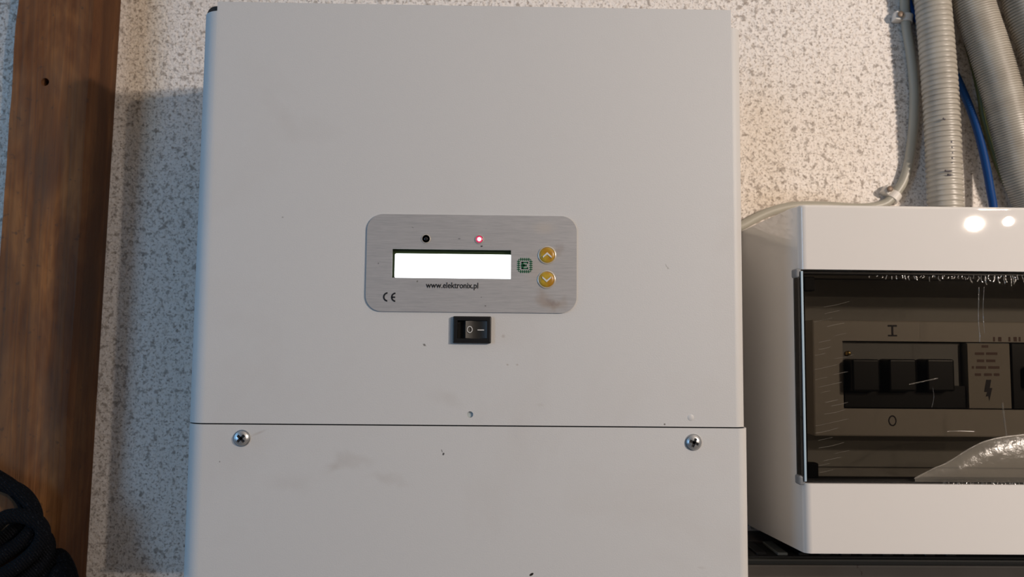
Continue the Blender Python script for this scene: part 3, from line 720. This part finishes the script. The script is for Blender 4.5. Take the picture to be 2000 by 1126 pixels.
def wire(name, label, pts, rad, m, flat=1, n=70, group=None, cat='cable', seg=14):
    b = bmesh.new(); P = [p if isinstance(p, Vector) else at(*p) for p in pts]; add_tube(b, P, rad, seg=seg, n=n, flat=flat)
    return tag(obj(name, b, m, smooth=50), label, cat, group)
yw = -.0038
wire('grey_cable', 'light grey cable clipped to the wall, curving down and along above the white box', [(1762, -330, yw), (1764, -120, yw), (1767, 0, yw), (1770, 50, yw), (1779, 108, yw), (1785, 165, yw), (1785.5, 209, yw), (1782.5, 261, yw), (1775, 317, yw), (1763, 356, yw), (1742, 386, yw), (1722, 400, yw), (1680, 406, yw), (1610, 402, yw), (1560, 402, yw), (1530, 406, yw), (1502, 414, yw), (1475, 426, yw), (1455, 437, yw), (1400, 462, yw), (1330, 480, yw)], .0034, M['cable'], n=160)
wire('blue_wire', 'blue insulated wire passing behind the straight conduit and down to the box', [(1725, -330, -.0035), (1752, -90, -.0035), (1773, 0, -.0032), (1786, 30, -.0031), (1830, 90, -.0027), (1862, 138, -.0029), (1884, 185, -.005), (1902, 232, -.008), (1916, 280, -.010), (1927, 330, -.012), (1935, 375, -.014), (1940, 405, -.016), Vector((at(1942, 440, -.018).x, -.018, H+.079))], .0027, M['blue_wire'], n=90)
gy = [(1868, -330, -.003), (1868, -60, -.003), (1884, 60, -.003), (1903, 135, -.003), (1914, 185, -.003), (1921, 230, -.0035), (1931, 268, -.0040), (1945, 312, -.0045), (1961, 350, -.005), (1978, 384, -.006), (1988, 405, -.007), Vector((at(1996, 440, -.008).x, -.008, H+.079))]
o = wire('earth_wire', 'green and yellow earth wire running down beside the thick conduit', gy, .0022, M['gy_wire'], n=90)
b = bmesh.new(); P = [(p if isinstance(p, Vector) else at(*p))+Vector((.0002, -.0016, 0)) for p in gy]; add_tube(b, P, .0010, seg=8, n=90)
obj('yellow_stripe', b, M['y_wire'], o, smooth=60)

def clip(px, py, ang, label, nail_side=-1):
    c = at(px, py, yw)
    root = thing('cable_clip', label, 'clip', (c.x, 0, c.z), 'white cable clips on the wall')
    b = bmesh.new()      # arch over the cable, with nail boss on one side
    n = 12; po = []; pi_ = []
    for k in range(n+1):
        a = PI*k/n; po.append((.0054*math.cos(a), .0078*math.sin(a)**.8)); pi_.append((.0036*math.cos(a), .0066*math.sin(a)))
    for k in range(n):
        q = [po[k], po[k+1], pi_[k+1], pi_[k]]
        vs = [b.verts.new((x, -y, z)) for z in (-.0028, .0028) for x, y in q]
        for f in ((0,1,2,3), (7,6,5,4), (0,4,5,1), (1,5,6,2), (2,6,7,3), (3,7,4,0)): b.faces.new([vs[i] for i in f])
    bmesh.ops.remove_doubles(b, verts=b.verts, dist=1e-6)
    add_box(b, -.0096, -.0044, -.0074, 0, -.0034, .0034, .0010, 2)
    M_ = Matrix.Translation((c.x, 0, c.z)) @ Matrix.Rotation(ang, 4, 'Y'); xf(b, M_)
    obj('saddle', b, M['clip'], root, smooth=40)
    b = bmesh.new(); add_lathe(b, [(.0009, -.002), (.0009, .0015), (.0021, .0018), (.0022, .0026), (.0014, .0030), (0, .0031)], (-.0070, -.0068, 0), seg=18); xf(b, M_)
    obj('nail', b, M['nail'], root, smooth=40)
clip(1770, 36, math.radians(8), 'white nail clip holding the grey cable at the top edge')
clip(1746, 383, math.radians(38), 'white nail clip holding the grey cable just above the white box')

# ------------------------------------------------------------------ braided loops bottom left
root = thing('braided_cable_coil', 'black woven cable loops hanging over the batten at bottom left corner', 'cable coil', tuple(at(0, 1126, -.031)))
def loop(pts, y, r):
    b = bmesh.new(); add_tube(b, [at(px, py, yy+y) for px, py, yy in pts], r, seg=18, n=80, flat=.85); obj('loop', b, M['braid'], root, smooth=60)
rr = .0047
loop([(-190, 850, 0), (-120, 875, 0), (-60, 900, 0), (-8, 930, 0), (26, 953, 0), (50, 984, 0), (44, 1014, 0), (18, 1042, 0), (-16, 1064, 0), (-70, 1100, 0), (-140, 1180, 0)], -.0360, rr)
loop([(-150, 900, 0), (-80, 905, 0), (-20, 935, 0), (40, 960, 0), (66, 995, 0), (66, 1026, 0), (42, 1056, 0), (4, 1084, 0), (-50, 1125, 0), (-110, 1210, 0)], -.0420, rr)
loop([(-150, 950, 0), (-60, 1060, 0), (10, 1010, 0), (62, 1012, 0), (84, 1036, 0), (74, 1068, 0), (40, 1100, 0), (-6, 1130, 0), (-60, 1180, 0), (-110, 1280, 0)], -.0460, rr)
loop([(-120, 1010, 0), (-40, 1090, 0), (30, 1066, 0), (80, 1046, 0), (94, 1066, 0), (84, 1096, 0), (48, 1130, 0), (10, 1166, 0), (-30, 1230, 0), (-60, 1300, 0)], -.0400, rr)
loop([(-60, 1120, 0), (0, 1150, 0), (36, 1130, 0), (70, 1098, 0), (84, 1102, 0), (66, 1136, 0), (40, 1180, 0), (10, 1240, 0)], -.0350, rr)
loop([(52, 1260, 0), (66, 1190, 0), (92, 1120, 0), (106, 1086, 0), (122, 1090, 0), (138, 1126, 0), (148, 1190, 0), (154, 1300, 0)], -.0352, rr)
loop([(80, 1270, 0), (92, 1200, 0), (106, 1140, 0), (118, 1112, 0), (128, 1122, 0), (136, 1160, 0), (140, 1240, 0)], -.0400, rr)
